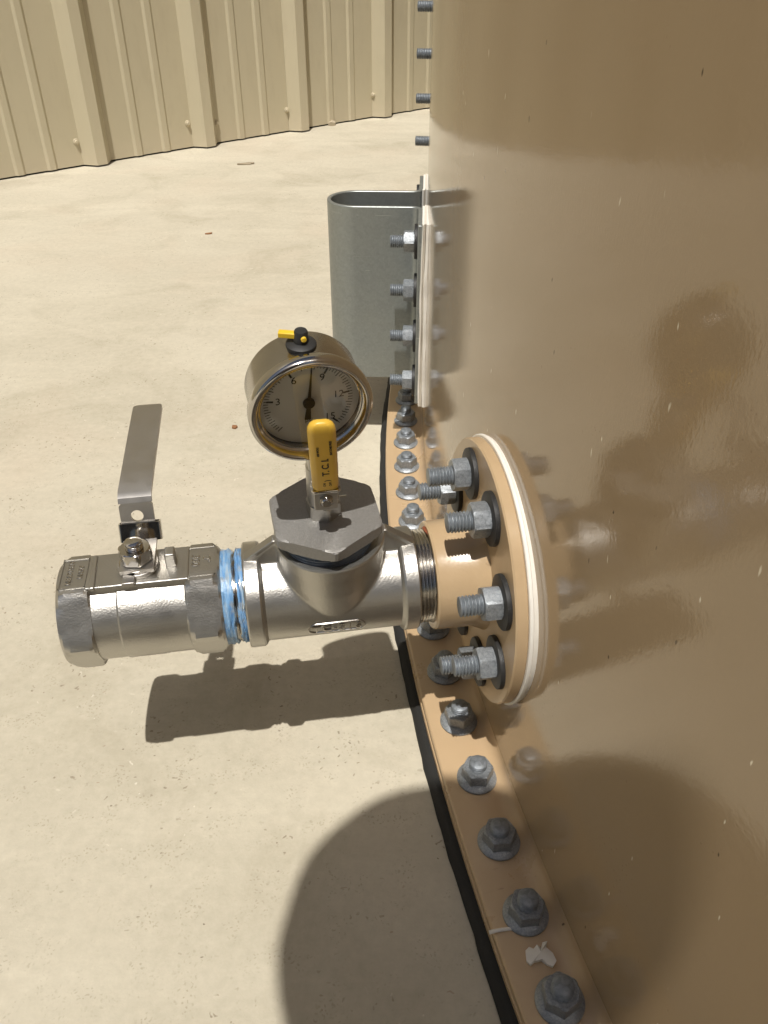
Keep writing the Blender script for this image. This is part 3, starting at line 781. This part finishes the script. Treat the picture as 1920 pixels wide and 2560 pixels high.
q = gp(524, 583); debris('dry_leaf', 'leaf', (q.x, q.y, 0), .3, [(-.007, -.001), (-.002, -.004), (.006, -.003), (.008, .002), (.002, .005), (-.004, .003)], .002, 'small reddish brown dry leaf fragment on the bare slab', 'leaf')
q = gp(834, 313); debris('pebble', 'stone', (q.x, q.y, 0), .2, [(-.012, -.006), (-.004, -.010), (.008, -.008), (.012, .002), (.004, .010), (-.008, .008)], .012, 'small pale pebble lying against the foot of the siding', 'pebble')
q = gp(587, 1068); debris('dirt_crumb', 'leaf', (q.x, q.y, 0), .2, [(-.003, -.002), (.001, -.004), (.004, -.001), (.003, .003), (-.002, .004)], .003, 'dark crumb of dirt on the slab between lever and gauge', 'dirt')
# torn white scrap on the flange
q = gp(1345, 2395, ZF + .001)
rg_pts = [(-.0085, -.002), (-.0078, .0035), (-.0050, .0060), (-.0028, .0042), (-.0006, .0058), (.0018, .0046), (.0034, .0078), (.0058, .0070), (.0046, .0044), (.0078, .0012), (.0084, -.0040), (.0060, -.0066), (.0030, -.0050), (.0005, -.0022), (-.0040, -.0026), (-.0066, -.0042)]
debris('gasket_scrap', 'white', (q.x, q.y, ZF + .0003), .1, rg_pts, .0034, 'torn white gasket scrap lying on the tank base flange between two nuts', 'scrap')
q = gp(1258, 2326, ZF + .001)
mb = MB(); rg = []
for i in range(9):
    u = i / 8; c = (-.0095 + .019 * u, .0004 * math.sin(u * 4), .0010)
    rg.append([(c[0], c[1] + .0013 * math.cos(a) * (1 - .3 * u), c[2] + .0010 * math.sin(a)) for a in (2 * PI * k / 8 for k in range(8))])
mb.rings(rg, True, True); tag(mb.build('sealant_strand', 'white', None, 60, T(q.x, q.y, ZF) @ Matrix.Rotation(.15, 4, 'Z')), 'thin white strand of sealant at the base flange edge beside a nut', 'strand')

# ------------------------------------------------------------------ the photographer, crouching behind the camera (casts the shadow on the slab)
def skin_fig(name, joints, edges, mat, parent=None, root=0, sub=2):
    me = bpy.data.meshes.new(name); me.from_pydata([j[0] for j in joints], edges, [])
    o = link(name, me, mat, parent)
    sk = o.modifiers.new('skin', 'SKIN'); sk.use_smooth_shade = True
    ly = me.skin_vertices[0].data if me.skin_vertices else None
    if ly is None:
        bm = bmesh.new(); bm.from_mesh(me); bm.verts.layers.skin.verify(); bm.to_mesh(me); bm.free(); ly = me.skin_vertices[0].data
    for i, j in enumerate(joints):
        r = j[1]; ly[i].radius = r if isinstance(r, tuple) else (r, r); ly[i].use_root = (i == root)
    ss = o.modifiers.new('sub', 'SUBSURF'); ss.levels = sub; ss.render_levels = sub
    return o
HX, HY, HZ = -.030, -.190, 1.10
per = empty('person', T(-.12, -.45, 0), 'crouching person in dark shirt and cap whose head shadow falls on the slab', 'person')
PO = Matrix.Translation((.12, .45, 0))
J = [((-.12, -.52, .37), (.17, .13)), ((-.11, -.44, .60), (.17, .13)), ((-.10, -.33, .82), (.19, .13)), ((-.09, -.27, .92), (.07, .07)), ((HX, HY - .03, .99), (.05, .055)), ((HX, HY + .005, 1.075), (.068, .088)), ((HX, HY + .015, 1.150), (.065, .080)),
     ((-.23, -.50, .36), .100), ((-.29, -.14, .52), .068), ((-.29, -.24, .09), .046), ((-.29, -.10, .035), .038),
     ((-.01, -.50, .36), .100), ((.05, -.15, .52), .068), ((.05, -.25, .09), .046), ((.05, -.11, .035), .038),
     ((-.28, -.30, .86), .062), ((-.30, -.18, .62), .045), ((-.12, -.06, .50), .030),
     ((.08, -.30, .86), .062), ((.12, -.22, .62), .045), ((.05, -.06, .49), .030)]
Ed = [(0, 1), (1, 2), (2, 3), (3, 4), (4, 5), (5, 6), (0, 7), (7, 8), (8, 9), (9, 10), (0, 11), (11, 12), (12, 13), (13, 14), (2, 15), (15, 16), (16, 17), (2, 18), (18, 19), (19, 20)]
def scaled(idx, k): return [(J[i][0], tuple(r * k for r in J[i][1]) if isinstance(J[i][1], tuple) else J[i][1] * k) for i in idx]
def sub(name, idx, ed, mat, k):
    m_ = {i: q for q, i in enumerate(idx)}
    o = skin_fig(name, scaled(idx, k), [(m_[p], m_[q]) for p, q in ed], mat, per); o.matrix_basis = PO; return o
J0 = J; J = [(p, (tuple(q * .66 for q in r) if isinstance(r, tuple) else r * .66) if i not in (4, 5, 6, 17, 20) else r) for i, (p, r) in enumerate(J)]
sub('body', list(range(21)), Ed, 'skin', 1.0); J = J0
sub('shirt', [2, 1, 0, 3, 15, 16, 17, 18, 19, 20], [(0, 1), (1, 2), (2, 3), (2, 15), (15, 16), (16, 17), (2, 18), (18, 19), (19, 20)], 'shirt', 1.10)
sub('trousers', [0, 1, 7, 8, 9, 11, 12, 13], [(0, 1), (0, 7), (7, 8), (8, 9), (0, 11), (11, 12), (12, 13)], 'jeans', 1.03)
for i9, i10 in ((9, 10), (13, 14)): sub('shoe', [i9, i10], [(i9, i10)], 'phone', 1.2)
HF = PO @ T(HX, HY + .012, 1.085) @ Matrix.Rotation(-.30, 4, 'X')
def blob(name, mat, c, r):
    mb = MB(); mb.lathe([(math.sin(PI * i / 10) * .999 + 1e-4, -math.cos(PI * i / 10)) for i in range(11)], 20, True, T(*c) @ Matrix.Diagonal((*r, 1)))
    return mb.build(name, mat, per, 60, HF)
for sx_ in (-1, 1):
    blob('ear', 'skin', (sx_ * .066, -.004, .0), (.010, .020, .032)); blob('eye', 'dial', (sx_ * .030, .074, .012), (.012, .009, .008)); blob('pupil', 'ink', (sx_ * .030, .0815, .011), (.005, .004, .005))
blob('nose', 'skin', (0, .085, -.012), (.012, .018, .022)); blob('mouth', 'rust', (0, .076, -.045), (.022, .009, .006))
for s_, bx in ((-1, -.12), (1, .05)):
    HJ = [((bx, -.06, .50), .026), ((bx - s_ * .022, -.030, .505), (.030, .014))]; HE = [(0, 1)]
    for f_ in range(4):
        i = len(HJ); z = .475 + f_ * .021
        HJ += [((bx - s_ * .030, -.014, z), .009), ((bx - s_ * .046, -.009, z), .0085), ((bx - s_ * .060, -.012, z - .002), .0075)]; HE += [(1, i), (i, i + 1), (i + 1, i + 2)]
    i = len(HJ); HJ += [((bx - s_ * .020, -.050, .535), .010), ((bx - s_ * .042, -.046, .545), .009)]; HE += [(1, i), (i, i + 1)]
    h = skin_fig('hand', HJ, HE, 'skin', per, 1, 1); h.matrix_basis = PO
mb = MB(); mb.lathe([(.098, 0), (.101, .02), (.098, .06), (.082, .095), (.05, .118), (.01, .126)], 40)
mb.build('cap', 'cap', per, 50, PO @ T(HX, HY - .005, 1.095) @ Matrix.Rotation(-.25, 4, 'X'))
mb = MB(); mb.box((-.034, -.069, .004), (.034, .069, .0115))
bevel(tag(mb.build('phone', 'phone', None, 30, cam.matrix_world @ T(-.022, -.052, .006)), 'black smartphone held low in front of the crouching person', 'phone'), .003)
